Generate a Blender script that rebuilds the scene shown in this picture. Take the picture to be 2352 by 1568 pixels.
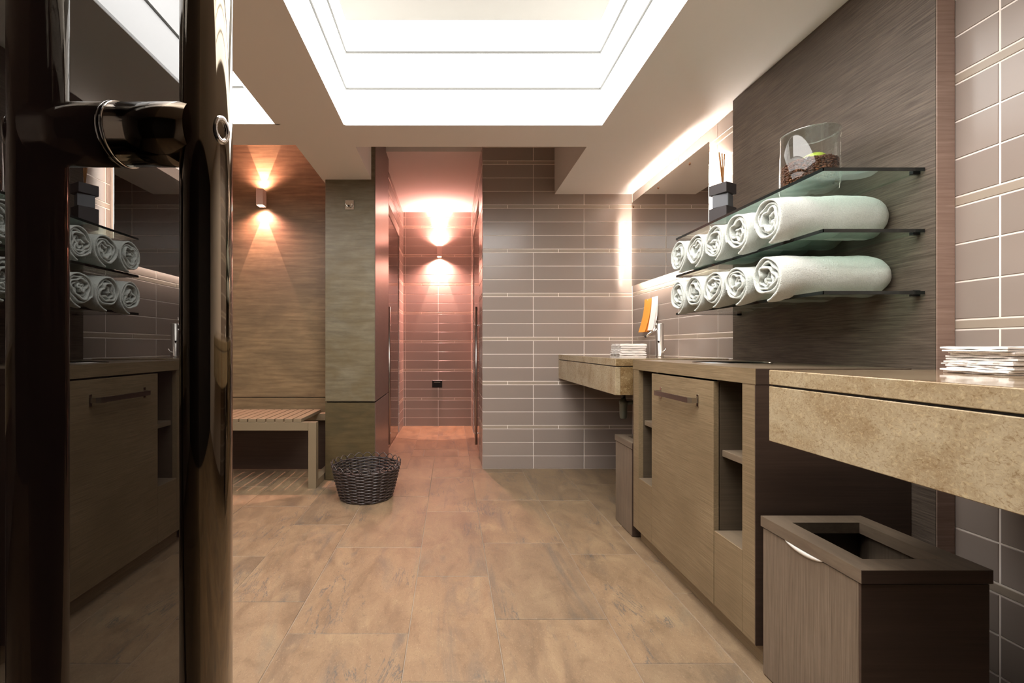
import bpy, bmesh, math, random
from mathutils import Vector, Matrix, noise as mnoise
R = math.radians
PI = math.pi
for o in list(bpy.data.objects): bpy.data.objects.remove(o, do_unlink=True)
S = bpy.context.scene
COL = S.collection

# ------------------------------------------------------------------ camera
CAM_H = 0.96
F = 1002.0
cd = bpy.data.cameras.new('camera'); cam = bpy.data.objects.new('camera', cd); COL.objects.link(cam)
cam.location = (0, 0, CAM_H); cam.rotation_euler = (R(90), 0, 0)
cd.sensor_width = 36; cd.lens = F / 2352 * 36
cd.shift_x = (1176 - 1036) / 2352; cd.shift_y = (796 - 784) / 2352
cd.clip_start = 0.01; cd.clip_end = 50
S.camera = cam
# ------------------------------------------------------------------ world, exposure
S.view_settings.view_transform = 'Standard'
S.view_settings.look = 'None'
S.view_settings.gamma = 1
S.view_settings.use_curve_mapping = False
S.view_settings.exposure = 0.17
S.cycles.transparent_max_bounces = 32
w = bpy.data.worlds.new('world'); S.world = w; w.use_nodes = True
w.node_tree.nodes['Background'].inputs[0].default_value = (1.0, 0.93, 0.86, 1)
w.node_tree.nodes['Background'].inputs[1].default_value = 0.05

# light strengths
LIGHTBOX = 2.3          # luminous walls of the two ceiling light wells
WELL_W = 78             # lamp at the top of the main light well
WELL2_W = 30
SPOT_W = 60
PINK = (1.0, 0.46, 0.39)

def area_light(name, loc, sx, sy, power, color, rot=(0, 0, 0), spread=180):
    l = bpy.data.lights.new(name, 'AREA'); l.shape = 'RECTANGLE'; l.size = sx; l.size_y = sy
    l.energy = power; l.color = color; l.spread = R(spread)
    o = bpy.data.objects.new(name, l); COL.objects.link(o); o.location = loc; o.rotation_euler = rot
    return o
CEIL = 2.16
area_light('well_lamp', (0.12, 0.95, 2.70), 1.25, 1.9, WELL_W, (1.0, 0.975, 0.945))
area_light('side_well_lamp', (-1.6, 1.1, 2.70), 1.0, 1.9, WELL2_W, (1.0, 0.975, 0.945))
# small recessed ceiling spots (wash the shelf wall and the counters)
def spot_light(name, loc, target, power, color, size, blend, rad, parent=None):
    l = bpy.data.lights.new(name, 'SPOT'); l.energy = power; l.color = color; l.spot_size = R(size)
    l.spot_blend = blend; l.shadow_soft_size = rad
    o = bpy.data.objects.new(name, l); COL.objects.link(o)
    o.location = loc
    d = Vector(target) - Vector(loc)
    o.rotation_euler = d.to_track_quat('-Z', 'Y').to_euler()
    return o
spot_light('counter_spot', (1.08, 0.55, 2.14), (1.25, 0.62, 0.9), 14, (1, .82, .70), 100, .8, .03)

# ------------------------------------------------------------------ material helpers
def srgb(r, g, b):
    def f(c):
        c /= 255
        return c / 12.92 if c <= .04045 else ((c + .055) / 1.055) ** 2.4
    return (f(r), f(g), f(b), 1)
class NT:
    def __init__(s, name):
        s.m = bpy.data.materials.new(name); s.m.use_nodes = True
        s.t = s.m.node_tree; s.t.nodes.clear()
        s.out = s.n('ShaderNodeOutputMaterial')
    def n(s, typ, **kw):
        nd = s.t.nodes.new(typ)
        for k, v in kw.items(): setattr(nd, k, v)
        return nd
    def l(s, a, b): s.t.links.new(a, b)
    def bsdf(s, **kw):
        b = s.n('ShaderNodeBsdfPrincipled')
        for k, v in kw.items():
            inp = b.inputs[k]
            if hasattr(v, 'is_output') : s.l(v, inp)
            else: inp.default_value = v
        s.l(b.outputs[0], s.out.inputs[0]); return b
    def pos(s, scale=(1, 1, 1), rand=0):
        g = s.n('ShaderNodeNewGeometry')
        m = s.n('ShaderNodeVectorMath', operation='MULTIPLY'); s.l(g.outputs['Position'], m.inputs[0]); m.inputs[1].default_value = scale
        if rand:
            oi = s.n('ShaderNodeObjectInfo')
            c = s.n('ShaderNodeCombineXYZ')
            ml = s.n('ShaderNodeMath', operation='MULTIPLY'); s.l(oi.outputs['Random'], ml.inputs[0]); ml.inputs[1].default_value = rand
            for i in range(3): s.l(ml.outputs[0], c.inputs[i])
            a = s.n('ShaderNodeVectorMath', operation='ADD'); s.l(m.outputs[0], a.inputs[0]); s.l(c.outputs[0], a.inputs[1])
            return a.outputs[0]
        return m.outputs[0]
    def noise(s, vec, scale, detail=6, rough=.6, dist=0):
        n = s.n('ShaderNodeTexNoise'); s.l(vec, n.inputs['Vector'])
        n.inputs['Scale'].default_value = scale; n.inputs['Detail'].default_value = detail
        n.inputs['Roughness'].default_value = rough; n.inputs['Distortion'].default_value = dist
        return n.outputs['Fac']
    def ramp(s, fac, stops):
        r = s.n('ShaderNodeValToRGB'); s.l(fac, r.inputs[0])
        e = r.color_ramp.elements
        while len(e) < len(stops): e.new(.5)
        for i, (p, c) in enumerate(stops):
            e[i].position = p; e[i].color = c if len(c) == 4 else (*c, 1)
        return r.outputs[0]
    def mix(s, fac, a, b, mode='MIX'):
        m = s.n('ShaderNodeMix', data_type='RGBA', blend_type=mode)
        for i, v in ((0, fac), (6, a), (7, b)):
            if hasattr(v, 'is_output'): s.l(v, m.inputs[i])
            else: m.inputs[i].default_value = v
        return m.outputs[2]
    def bump(s, h, strength, dist=.002):
        b = s.n('ShaderNodeBump'); s.l(h, b.inputs['Height']); b.inputs['Strength'].default_value = strength
        b.inputs['Distance'].default_value = dist
        return b.outputs[0]
def G(v): return (v, v, v, 1)
M = {}
def plain(name, col, rough=.5, metal=0, spec=.5, coat=0, bump=0):
    n = NT(name)
    b = n.bsdf(**{'Base Color': col, 'Roughness': rough, 'Metallic': metal})
    b.inputs['Specular IOR Level'].default_value = spec
    b.inputs['Coat Weight'].default_value = coat
    if bump:
        h = n.noise(n.pos(), 260, 4); n.l(n.bump(h, bump, .001), b.inputs['Normal'])
    M[name] = n.m; return n.m
def wood(name, dark, light, stretch, rough=.45, cont=1.0, bump=.25, blotch=2.0, fine=1.0, third=None, spec=.4):
    n = NT(name)
    v = n.pos(stretch, 0)
    a = n.noise(v, 1.0 * fine, 8, .65, .3)
    bl = n.noise(n.pos((blotch, blotch, blotch * 1.6)), 1.0, 5, .6, .5)
    c1 = n.ramp(a, [(.5 - .22 / cont, dark), (.5 + .2 / cont, light)])
    c = n.mix(n.ramp(bl, [(.38, G(0)), (.66, G(1))]), c1, n.mix(.55, c1, third if third else dark))
    b = n.bsdf(**{'Base Color': c, 'Roughness': rough}); b.inputs['Specular IOR Level'].default_value = spec
    n.l(n.bump(a, bump, .0015), b.inputs['Normal'])
    M[name] = n.m; return n.m

plain('ceiling_paint', srgb(237, 234, 231), .85, bump=.05)
plain('well_paint', srgb(150, 146, 138), .9)
plain('trim_grey', srgb(98, 97, 92), .6)
plain('wall_plain', srgb(26, 20, 17), .8)
plain('grout', srgb(244, 232, 222), .9)
plain('floor_grout', srgb(150, 138, 124), .9)
plain('black_plastic', (.006, .005, .006, 1), .3)
plain('black_matte', (.012, .010, .010, 1), .6)
plain('chrome', (.78, .76, .74, 1), .08, 1)
plain('brushed', (.52, .49, .45, 1), .28, 1)
plain('handle_metal', (.20, .165, .125, 1), .05, 1)
plain('strut_metal', (.075, .058, .042, 1), .10, 1)
plain('bar_metal', (.45, .40, .36, 1), .3, 1)
plain('copper', (.5, .28, .17, 1), .25, 1)
plain('bench_metal', srgb(138, 122, 98), .42, .25)
plain('dark_edge', (.012, .016, .015, 1), .12)
plain('dark_wood_inside', srgb(50, 38, 30), .6)
plain('orange_paper', srgb(236, 158, 62), .7)
plain('white_paper', srgb(245, 242, 238), .7)
plain('grey_block', srgb(96, 96, 100), .55)
plain('dark_block', srgb(52, 44, 44), .55)
plain('reed', srgb(150, 98, 48), .7)
plain('green_soap', srgb(170, 190, 70), .45)
plain('sconce_white', srgb(214, 196, 184), .55)
plain('wicker', srgb(66, 56, 54), .28, spec=.7)
plain('wicker_dark', srgb(40, 34, 36), .4)
plain('bag_white', srgb(225, 220, 212), .25)
plain('trap_plastic', srgb(120, 124, 112), .3)
wood('cabinet_wood', srgb(108, 91, 67), srgb(150, 130, 101), (90, 8, 260), .42, 1.0, .4)
wood('cabinet_top', srgb(104, 90, 74), srgb(128, 112, 93), (50, 2.5, 60), .30, 1.0, .10)
wood('cabinet_inner', srgb(70, 59, 46), srgb(92, 80, 64), (3, 60, 160), .5, 1, .15)
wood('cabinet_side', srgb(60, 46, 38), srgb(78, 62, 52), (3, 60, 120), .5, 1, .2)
wood('bin_wood', srgb(98, 84, 70), srgb(134, 118, 101), (260, 260, 5), .45, 1.3, .3)
wood('bin_lid', srgb(96, 82, 68), srgb(122, 107, 90), (40, 8, 60), .45, 1.0, .15)
wood('shelf_panel_wood', srgb(72, 62, 54), srgb(118, 104, 92), (50, 9, 210), .38, 1.35, 1.0)
wood('panel_end', srgb(142, 116, 104), srgb(178, 152, 138), (6, 8, 150), .4, 1.0, .3)
wood('wall_wood', srgb(98, 80, 58), srgb(146, 124, 92), (4, 40, 50), .42, .9, .12, 2.4, third=srgb(84, 72, 54))
wood('pillar_wood', srgb(88, 80, 64), srgb(128, 118, 97), (5, 9, 38), .42, .9, .12, 4.0, third=srgb(96, 80, 50))
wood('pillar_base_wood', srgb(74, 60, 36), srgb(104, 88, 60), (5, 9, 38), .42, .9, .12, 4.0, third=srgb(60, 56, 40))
wood('pillar_side', srgb(96, 78, 72), srgb(116, 96, 88), (9, 7, 50), .30, .8, .06, 3.0)

# tile
n = NT('tile')
oi = n.n('ShaderNodeObjectInfo')
c = n.mix(oi.outputs['Random'], srgb(146, 132, 123), srgb(153, 139, 130))
b = n.bsdf(**{'Base Color': c, 'Roughness': .24}); b.inputs['Specular IOR Level'].default_value = .5
h = n.noise(n.pos(), 9, 2); n.l(n.bump(h, .04, .01), b.inputs['Normal'])
M['tile'] = n.m
n = NT('strip_tile')
c = n.bsdf(**{'Base Color': srgb(162, 147, 132), 'Roughness': .35}); M['strip_tile'] = n.m

# floor stone (veins run along the room)
n = NT('floor_stone')
big = n.noise(n.pos((3.4, .9, 1), 37), 1.3, 6, .6, .8)
mot = n.noise(n.pos((11, 6, 1), 21), 1.0, 9, .72, .6)
c1 = n.ramp(big, [(.32, srgb(116, 98, 78)), (.46, srgb(136, 114, 88)), (.58, srgb(142, 119, 92)), (.72, srgb(124, 112, 92))])
c2 = n.mix(n.ramp(mot, [(.35, G(.7)), (.5, G(0))]), c1, srgb(112, 92, 70))
c2 = n.mix(n.ramp(mot, [(.52, G(0)), (.68, G(.7))]), c2, srgb(158, 136, 104))
gr = n.noise(n.pos((8, 1.6, 1), 53), 1.0, 6, .65, .8)
c3 = n.mix(n.ramp(gr, [(.56, G(0)), (.70, G(.65))]), c2, srgb(96, 90, 82))
ve = n.noise(n.pos((6, 1.3, 1), 71), 1.6, 8, .66, 1.6)
a_ = n.n('ShaderNodeMath', operation='SUBTRACT'); n.l(ve, a_.inputs[0]); a_.inputs[1].default_value = .5
a2 = n.n('ShaderNodeMath', operation='ABSOLUTE'); n.l(a_.outputs[0], a2.inputs[0])
fis = n.ramp(a2.outputs[0], [(.0, G(1)), (.016, G(0))])
msk = n.ramp(n.noise(n.pos((2.6, 1.9, 1), 91), 1.5, 3), [(.55, G(0)), (.62, G(.9))])
c4 = n.mix(n.mix(1.0, fis, msk, 'MULTIPLY'), c3, srgb(76, 80, 82))
sp = n.noise(n.pos((230, 120, 1), 11), 1.0, 4, .75, 1.0)
c5 = n.mix(n.ramp(sp, [(.56, G(0)), (.70, G(.45))]), c4, srgb(184, 164, 130))
sp2 = n.noise(n.pos((170, 90, 1), 15), 1.0, 4, .75, 1.0)
c6 = n.mix(n.ramp(sp2, [(.56, G(0)), (.68, G(.5))]), c5, srgb(92, 76, 58))
oi = n.n('ShaderNodeObjectInfo')
c6 = n.mix(1.0, c6, n.ramp(oi.outputs['Random'], [(0, (.84, .84, .86)), (1, (1.0, .97, .96))]), 'MULTIPLY')
b = n.bsdf(**{'Base Color': c6, 'Roughness': n.ramp(mot, [(.3, G(.38)), (.7, G(.55))])})
hm = n.mix(.6, mot, sp); n.l(n.bump(hm, .45, .003), b.inputs['Normal'])
M['floor_stone'] = n.m

def marble(name, a, bb, cc, rough, rot=0):
    n = NT(name)
    p = n.pos()
    big = n.noise(p, 7, 7, .62, .6)
    fl = n.noise(n.pos((1, 1, 1.7)), 75, 5, .62, 1.6)
    sm = n.noise(p, 130, 4, .7, 1.0)
    c1 = n.ramp(big, [(.32, cc), (.46, a), (.62, bb)])
    c2 = n.mix(n.ramp(fl, [(.55, G(0)), (.66, G(.55))]), c1, srgb(112, 84, 50))
    c3 = n.mix(n.ramp(fl, [(.34, G(.5)), (.42, G(0))]), c2, srgb(190, 166, 126))
    c4 = n.mix(n.ramp(sm, [(.54, G(0)), (.68, G(.5))]), c3, srgb(124, 98, 66))
    c4 = n.mix(n.ramp(sm, [(.34, G(.5)), (.46, G(0))]), c4, srgb(196, 176, 140))
    rd = n.noise(n.pos((1, 1, 1)), 4.2, 4, .5, .5)
    c5 = n.mix(n.ramp(rd, [(.64, G(0)), (.70, G(.45))]), c4, srgb(150, 98, 62))
    b = n.bsdf(**{'Base Color': c5, 'Roughness': rough})
    M[name] = n.m
marble('marble', srgb(160, 142, 113), srgb(172, 156, 128), srgb(144, 122, 92), .22)
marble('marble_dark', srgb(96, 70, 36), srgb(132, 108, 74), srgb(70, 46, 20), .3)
marble('marble_top', srgb(140, 120, 96), srgb(150, 132, 108), srgb(120, 98, 76), .07)

# cloth
def cloth(name, col, bs=.9, sc=420):
    n = NT(name)
    h1 = n.noise(n.pos(), sc, 3, .7); h2 = n.noise(n.pos(), 60, 4, .6)
    hm = n.mix(.45, h1, h2)
    c = n.mix(n.ramp(h1, [(.35, G(0)), (.7, G(1))]), tuple(x * .82 for x in col[:3]) + (1,), col)
    b = n.bsdf(**{'Base Color': c, 'Roughness': .95}); b.inputs['Specular IOR Level'].default_value = .1
    b.inputs['Sheen Weight'].default_value = .25
    n.l(n.bump(hm, bs, .009 if name == 'terry' else .004), b.inputs['Normal'])
    M[name] = n.m
cloth('terry', srgb(240, 244, 236), 1.0, 330)
cloth('napkin_cloth', srgb(246, 240, 234), .3, 500)

# coffee beans
n = NT('coffee')
oi = n.noise(n.pos(), 90, 2)
b = n.bsdf(**{'Base Color': n.ramp(oi, [(.35, srgb(60, 32, 18)), (.65, srgb(128, 78, 50))]), 'Roughness': .35}); M['coffee'] = n.m

# luminous fabric / lamps
def emit(name, col, st, base=None):
    n = NT(name)
    b = n.bsdf(**{'Base Color': base or G(.8), 'Roughness': .6})
    b.inputs['Emission Color'].default_value = col; b.inputs['Emission Strength'].default_value = st
    M[name] = n.m
emit('lightbox', (1, .99, .965, 1), LIGHTBOX)
emit('led', (1, .87, .77, 1), 55)
emit('sconce_glow', (1, .62, .42, 1), 30)

# glass: clear sheet (fresnel mix of see-through and mirror)
def sheet(name, tint, ior=1.45, rough=0.0, gl=G(1)):
    n = NT(name)
    tr = n.n('ShaderNodeBsdfTransparent'); tr.inputs[0].default_value = tint
    g = n.n('ShaderNodeBsdfGlossy'); g.inputs['Roughness'].default_value = rough; g.inputs['Color'].default_value = gl
    lw = n.n('ShaderNodeLayerWeight'); lw.inputs[0].default_value = .5      # facing term, same from both sides of the sheet
    pw = n.n('ShaderNodeMath', operation='POWER'); n.l(lw.outputs['Facing'], pw.inputs[0]); pw.inputs[1].default_value = 5
    f0 = ((ior - 1) / (ior + 1)) ** 2
    fr = n.n('ShaderNodeMath', operation='MULTIPLY_ADD'); n.l(pw.outputs[0], fr.inputs[0]); fr.inputs[1].default_value = 1 - f0; fr.inputs[2].default_value = f0
    mx = n.n('ShaderNodeMixShader'); n.l(fr.outputs[0], mx.inputs[0]); n.l(tr.outputs[0], mx.inputs[1]); n.l(g.outputs[0], mx.inputs[2])
    n.l(mx.outputs[0], n.out.inputs[0]); M[name] = n.m
sheet('shelf_glass', (.86, .96, .92, 1), 1.45)
sheet('vase_glass', (.97, .985, .98, 1), 1.5)
sheet('rim_glass', (.9, .93, .92, 1), 3.4)
sheet('shower_glass', (.55, .42, .38, 1), 1.5)
n = NT('door_glass')
b = n.bsdf(**{'Base Color': (.006, .0035, .003, 1), 'Roughness': 0.0, 'IOR': 1.9})
M['door_glass'] = n.m
n = NT('mirror'); b = n.bsdf(**{'Base Color': (.78, .77, .74, 1), 'Roughness': .0, 'Metallic': 1.0}); M['mirror'] = n.m

# ------------------------------------------------------------------ geometry helpers
def box(bm, x0, x1, y0, y1, z0, z1, bev=0, seg=1):
    vs = [bm.verts.new((x, y, z)) for z in (z0, z1) for y in (y0, y1) for x in (x0, x1)]
    fs = [bm.faces.new([vs[i] for i in q]) for q in ((0, 2, 3, 1), (4, 5, 7, 6), (0, 1, 5, 4), (2, 6, 7, 3), (0, 4, 6, 2), (1, 3, 7, 5))]
    if bev:
        es = list({e for f in fs for e in f.edges})
        bmesh.ops.bevel(bm, geom=es, offset=bev, segments=seg, affect='EDGES', profile=.5)
    return bm
def nb(): return bmesh.new()
def bx(*a, **k): return box(nb(), *a, **k)
def tube(bm, pts, r, n=8, closed=False, cap=True):
    pts = [Vector(p) for p in pts]; N = len(pts)
    rs = r if isinstance(r, (list, tuple)) else [r] * N
    rings = []; prev = None
    for i, p in enumerate(pts):
        if closed: d = pts[(i + 1) % N] - pts[i - 1]
        else: d = pts[min(i + 1, N - 1)] - pts[max(i - 1, 0)]
        d.normalize()
        if prev is None:
            a = Vector((0, 0, 1)) if abs(d.z) < .9 else Vector((1, 0, 0))
            u = d.cross(a).normalized()
        else:
            u = (prev - d * prev.dot(d))
            if u.length < 1e-6: u = d.orthogonal()
            u.normalize()
        prev = u; v = d.cross(u)
        rings.append([bm.verts.new(p + (u * math.cos(2 * PI * k / n) + v * math.sin(2 * PI * k / n)) * rs[i]) for k in range(n)])
    for i in range(N if closed else N - 1):
        a = rings[i]; b = rings[(i + 1) % N]
        for k in range(n):
            f = bm.faces.new((a[k], a[(k + 1) % n], b[(k + 1) % n], b[k])); f.smooth = True
    if cap and not closed:
        bm.faces.new(rings[0][::-1]); bm.faces.new(rings[-1])
    return bm
def lathe(bm, prof, c, n=48, axis='Z', smooth=True):
    rings = []
    for r, z in prof:
        if axis == 'Z': rings.append([bm.verts.new((c[0] + r * math.cos(2 * PI * k / n), c[1] + r * math.sin(2 * PI * k / n), c[2] + z)) for k in range(n)])
        elif axis == 'X': rings.append([bm.verts.new((c[0] + z, c[1] + r * math.cos(2 * PI * k / n), c[2] + r * math.sin(2 * PI * k / n))) for k in range(n)])
        else: rings.append([bm.verts.new((c[0] + r * math.cos(2 * PI * k / n), c[1] + z, c[2] + r * math.sin(2 * PI * k / n))) for k in range(n)])
    for a, b in zip(rings, rings[1:]):
        for k in range(n):
            try:
                f = bm.faces.new((a[k], a[(k + 1) % n], b[(k + 1) % n], b[k])); f.smooth = smooth
            except ValueError: pass
    if prof[0][0] > 1e-5: bm.faces.new(rings[0][::-1])
    if prof[-1][0] > 1e-5: bm.faces.new(rings[-1])
    return bm
def wloc(o):
    v = Vector((0, 0, 0))
    while o: v += o.location; o = o.parent
    return v
def obj(name, bm, mat, parent=None, loc=None, bev=0):
    """bm in world coordinates; origin at loc (or the parent's origin)."""
    bmesh.ops.recalc_face_normals(bm, faces=bm.faces)
    base = wloc(parent)
    org = Vector(loc) if loc is not None else base
    bmesh.ops.translate(bm, verts=bm.verts, vec=-org)
    me = bpy.data.meshes.new(name); bm.to_mesh(me); bm.free()
    me.materials.append(M[mat])
    o = bpy.data.objects.new(name, me); COL.objects.link(o)
    o.location = org - base
    o.parent = parent
    return o
def thing(name, loc, label, cat, group=None):
    o = bpy.data.objects.new(name, None); COL.objects.link(o); o.location = loc; o.empty_display_size = .05
    return tag(o, label, cat, group)
def tag(o, label, cat, group=None):
    o['label'] = label; o['category'] = cat
    if group: o['group'] = group
    return o
def struct(name, bm, mat):
    o = obj(name, bm, mat); o['kind'] = 'structure'; return o
def sempty(name):
    o = bpy.data.objects.new(name, None); COL.objects.link(o); o['kind'] = 'structure'; return o

# ------------------------------------------------------------------ key dimensions
XR = 1.428          # tiled wall on the right
YB = 3.434          # tiled wall at the back
YC = 5.285          # end of the corridor
XL = -2.6
Y0 = -1.3
UP = 2.82
TOPZ = 2.59         # corridor ceiling
CL, CR = -0.58, 0.247
PX0, PX1, PY0, PY1 = -0.903, -0.544, 3.133, 3.80
OY0, OY1, OZ = 3.86, 4.89, 2.20   # openings in the corridor sides

# ------------------------------------------------------------------ wall backings
wall_back = struct('wall_back', bx(CR + .002, XR + .1, YB + .002, YB + .12, 0, UP), 'grout')
wall_right = struct('wall_right', bx(XR + .002, XR + .12, Y0, YB + .1, 0, UP), 'grout')
wall_end = struct('wall_corridor_end', bx(CL - .1, CR + .1, YC + .002, YC + .1, 0, TOPZ + .1), 'grout')
def side_wall(name, xin, sgn, y0):
    bm = nb()
    a, b_ = xin + sgn * .002, xin + sgn * .10
    lo, hi = min(a, b_), max(a, b_)
    box(bm, lo, hi, OY1, YC + .05, 0, UP)
    box(bm, lo, hi, y0, OY1, OZ, UP)
    box(bm, lo, hi, y0, OY0, 0, OZ)
    return struct(name, bm, 'grout')
wcl = side_wall('wall_corridor_left', CL, -1, PY1)
wcr = side_wall('wall_corridor_right', CR, 1, YB + .12)
# little rooms behind the corridor's glass doors
for nm, a, b_ in (('wall_shower_left', -1.5, CL - .1), ('wall_shower_right', CR + .1, 1.2)):
    bm = nb()
    box(bm, a, b_, OY1 + .002, OY1 + .1, 0, UP)
    box(bm, a, b_, 3.70, OY0 - .0, 0, UP)
    xx = a if a < 0 else b_ - .05
    box(bm, xx, xx + .05, OY0, OY1, 0, UP)
    box(bm, a, b_, OY0, OY1 + .006, OZ + .25, OZ + .3)
    w_ = struct(nm, bm, 'grout')
    if a < 0: wsl = w_
    else: wsr = w_
# wooden wall on the left, other walls out of view
wl = sempty('wall_wood_back')
obj('wall_board', bx(XL, PX0 + .01, 3.42, 3.50, .567, UP), 'wall_wood', wl)
obj('wall_board', bx(XL, PX0 + .01, 3.42, 3.50, .398, .560), 'wall_wood', wl)
obj('shaded_wall_board', bx(XL, PX0 + .01, 3.424, 3.50, 0, .397), 'cabinet_side', wl)  # lower wall below the bench: the bench's shade put in as darker wood
obj('shadow_gap', bx(XL, PX0 + .01, 3.435, 3.49, .555, .572), 'black_matte', wl)
struct('wall_left', bx(XL - .1, XL, Y0, 3.5, 0, UP), 'wall_wood')
struct('wall_front', bx(XL - .1, XR + .1, Y0 - .1, Y0, 0, UP), 'wall_plain')

# ------------------------------------------------------------------ tiles
_tm = {}
def tile_mesh(wd, ht, mat):
    key = (round(wd, 3), round(ht, 3), mat)
    if key in _tm: return _tm[key]
    d, i = .006, .0014
    bm = nb()
    def ring(y, s): return [bm.verts.new((x * (wd / 2 - s), y, z * (ht / 2 - s))) for x, z in ((-1, -1), (1, -1), (1, 1), (-1, 1))]
    a = ring(0.001, 0); b_ = ring(-d + i, 0); c_ = ring(-d, i)
    for p, q in ((a, b_), (b_, c_)):
        for k in range(4): bm.faces.new((p[k], p[(k + 1) % 4], q[(k + 1) % 4], q[k]))
    bm.faces.new(c_)
    bmesh.ops.recalc_face_normals(bm, faces=bm.faces)
    if bm.faces[-1:] and sum(f.normal.y * f.calc_area() for f in bm.faces) > 0:
        bmesh.ops.reverse_faces(bm, faces=bm.faces)
    me = bpy.data.meshes.new('tile'); bm.to_mesh(me); bm.free(); me.materials.append(M[mat])
    _tm[key] = me; return me
GAP = .0045
ROWS = []
z = -.005
while z < UP:
    for k in range(3): ROWS.append((z, z + .1063, 0)); z += .1063
    ROWS.append((z, z + .028, 1)); z += .028
def tile_wall(parent, plane, face, u0, u1, phase, z0=0.0, z1=UP, holes=()):
    """face: 'Y-' wall faces the camera, 'X-'/'X+' side walls; u runs along the wall."""
    for a, b_, strip in ROWS:
        a_, bb = max(a, z0), min(b_, z1)
        if bb - a_ < .012: continue
        ph = phase + (.2 if strip else 0)
        k = math.floor((u0 - ph) / .4)
        while ph + k * .4 < u1:
            s, e = max(u0, ph + k * .4), min(u1, ph + (k + 1) * .4); k += 1
            spans = [(s, e)]
            for hu0, hu1, hz0, hz1 in holes:
                if bb > hz0 + .005 and a_ < hz1 - .005:
                    ns = []
                    for p, q in spans:
                        if q <= hu0 or p >= hu1: ns.append((p, q)); continue
                        if p < hu0: ns.append((p, hu0))
                        if q > hu1: ns.append((hu1, q))
                    spans = ns
            for p, q in spans:
                if q - p < .012: continue
                me = tile_mesh(q - p - GAP, bb - a_ - GAP, 'strip_tile' if strip else 'tile')
                nm = 'border_tile' if strip else 'tile'
                o = bpy.data.objects.new(nm, me); COL.objects.link(o)
                mu, mz = (p + q) / 2, (a_ + bb) / 2
                if face == 'Y-': o.location = (mu, plane + .006, mz)
                elif face == 'X-': o.location = (plane + .006, mu, mz); o.rotation_euler[2] = -PI / 2
                else: o.location = (plane - .006, mu, mz); o.rotation_euler[2] = PI / 2
                o.parent = parent
tile_wall(wall_back, YB, 'Y-', CR, XR, .247)
tile_wall(wall_right, XR, 'X-', .336, YB, .336, 0, 2.16)
tile_wall(wall_end, YC, 'Y-', CL, CR, .2455 - .8, 0, TOPZ)
tile_wall(wcl, CL, 'X+', PY1, YC, YC - .4, 0, TOPZ, [(OY0, OY1, 0, OZ)])
tile_wall(wcr, CR, 'X-', YB + .01, YC, YC - .4, 0, TOPZ, [(OY0, OY1, 0, OZ)])
tile_wall(wsl, OY1, 'Y-', -1.0, CL - .0, CL - .4, 0, OZ + .2)
tile_wall(wsr, OY1, 'Y-', CR + .0, .8, CR, 0, OZ + .2)

# ------------------------------------------------------------------ floor
struct('floor_slab', bx(XL, 1.6, Y0, 5.4, -.1, -.0025), 'floor_grout')
floor = sempty('floor')
cols = [(-2.6, -2.05, [2.1, 2.8]), (-2.05, -1.65, [1.9, 2.5, 3.1]), (-1.65, -1.25, [1.7, 2.36, 3.0]),
        (-1.25, -.85, [1.35, 2.0, 2.625, 3.2]), (-.85, -.55, [1.642, 2.352, 3.0]), (-.55, -.142, [1.46, 2.09, 2.80]),
        (-.142, .157, [1.25, 1.825, 2.54, 3.20]), (.157, .552, [1.537, 2.134, 2.734, 3.33]),
        (.552, .865, [1.3235, 2.02, 2.725]), (.865, 1.265, [1.1, 1.7, 2.338, 3.05]), (1.265, XR + .006, [1.4, 2.0, 2.6])]
def slab_tile(x0, x1, y0, y1, g=.0022):
    if x1 - x0 < .02 or y1 - y0 < .02: return
    h = random.uniform(-.0006, .0006)
    bm = nb(); g /= 2
    x0 += g; x1 -= g; y0 += g; y1 -= g; i = .0016
    lo = [bm.verts.new(p) for p in ((x0, y0, -.006), (x1, y0, -.006), (x1, y1, -.006), (x0, y1, -.006))]
    md = [bm.verts.new(p) for p in ((x0, y0, h - i), (x1, y0, h - i), (x1, y1, h - i), (x0, y1, h - i))]
    tp = [bm.verts.new(p) for p in ((x0 + i, y0 + i, h), (x1 - i, y0 + i, h), (x1 - i, y1 - i, h), (x0 + i, y1 - i, h))]
    for p, q in ((lo, md), (md, tp)):
        for k in range(4): bm.faces.new((p[k], p[(k + 1) % 4], q[(k + 1) % 4], q[k]))
    bm.faces.new(tp)
    o = obj('stone_tile', bm, 'floor_stone', floor)
random.seed(4)
for x0, x1, ys in cols:
    Y = list(ys)
    while Y[0] > Y0: Y.insert(0, max(Y0, Y[0] - .63))
    end = 3.436 if x0 > -.9 else 3.42
    while Y[-1] < end: Y.append(min(end, Y[-1] + .64))
    if end - Y[-2] < .1: Y.pop(-2)
    for a, b_ in zip(Y, Y[1:]): slab_tile(x0, x1, a, b_)
for x0, x1, ys in [(CL, -.35, [3.436, 3.95, 4.55, 5.18, YC]), (-.35, -.142, [3.436, 3.817, 4.08, 4.65, YC]), (-.142, .157, [3.436, 3.817, 4.08, 4.72, YC]), (.157, CR, [3.436, 4.02, 4.62, YC])]:
    for a, b_ in zip(ys, ys[1:]):
        if a == 3.817: continue
        slab_tile(x0, x1, a, b_)
slab_tile(-.35, -.247, 3.817, 4.08); slab_tile(-.247, .066, 3.817, 4.08, .009); slab_tile(.066, .157, 3.817, 4.08)
slab_tile(-1.4, CL, OY0, OY1); slab_tile(CR, 1.1, OY0, OY1)

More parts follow.
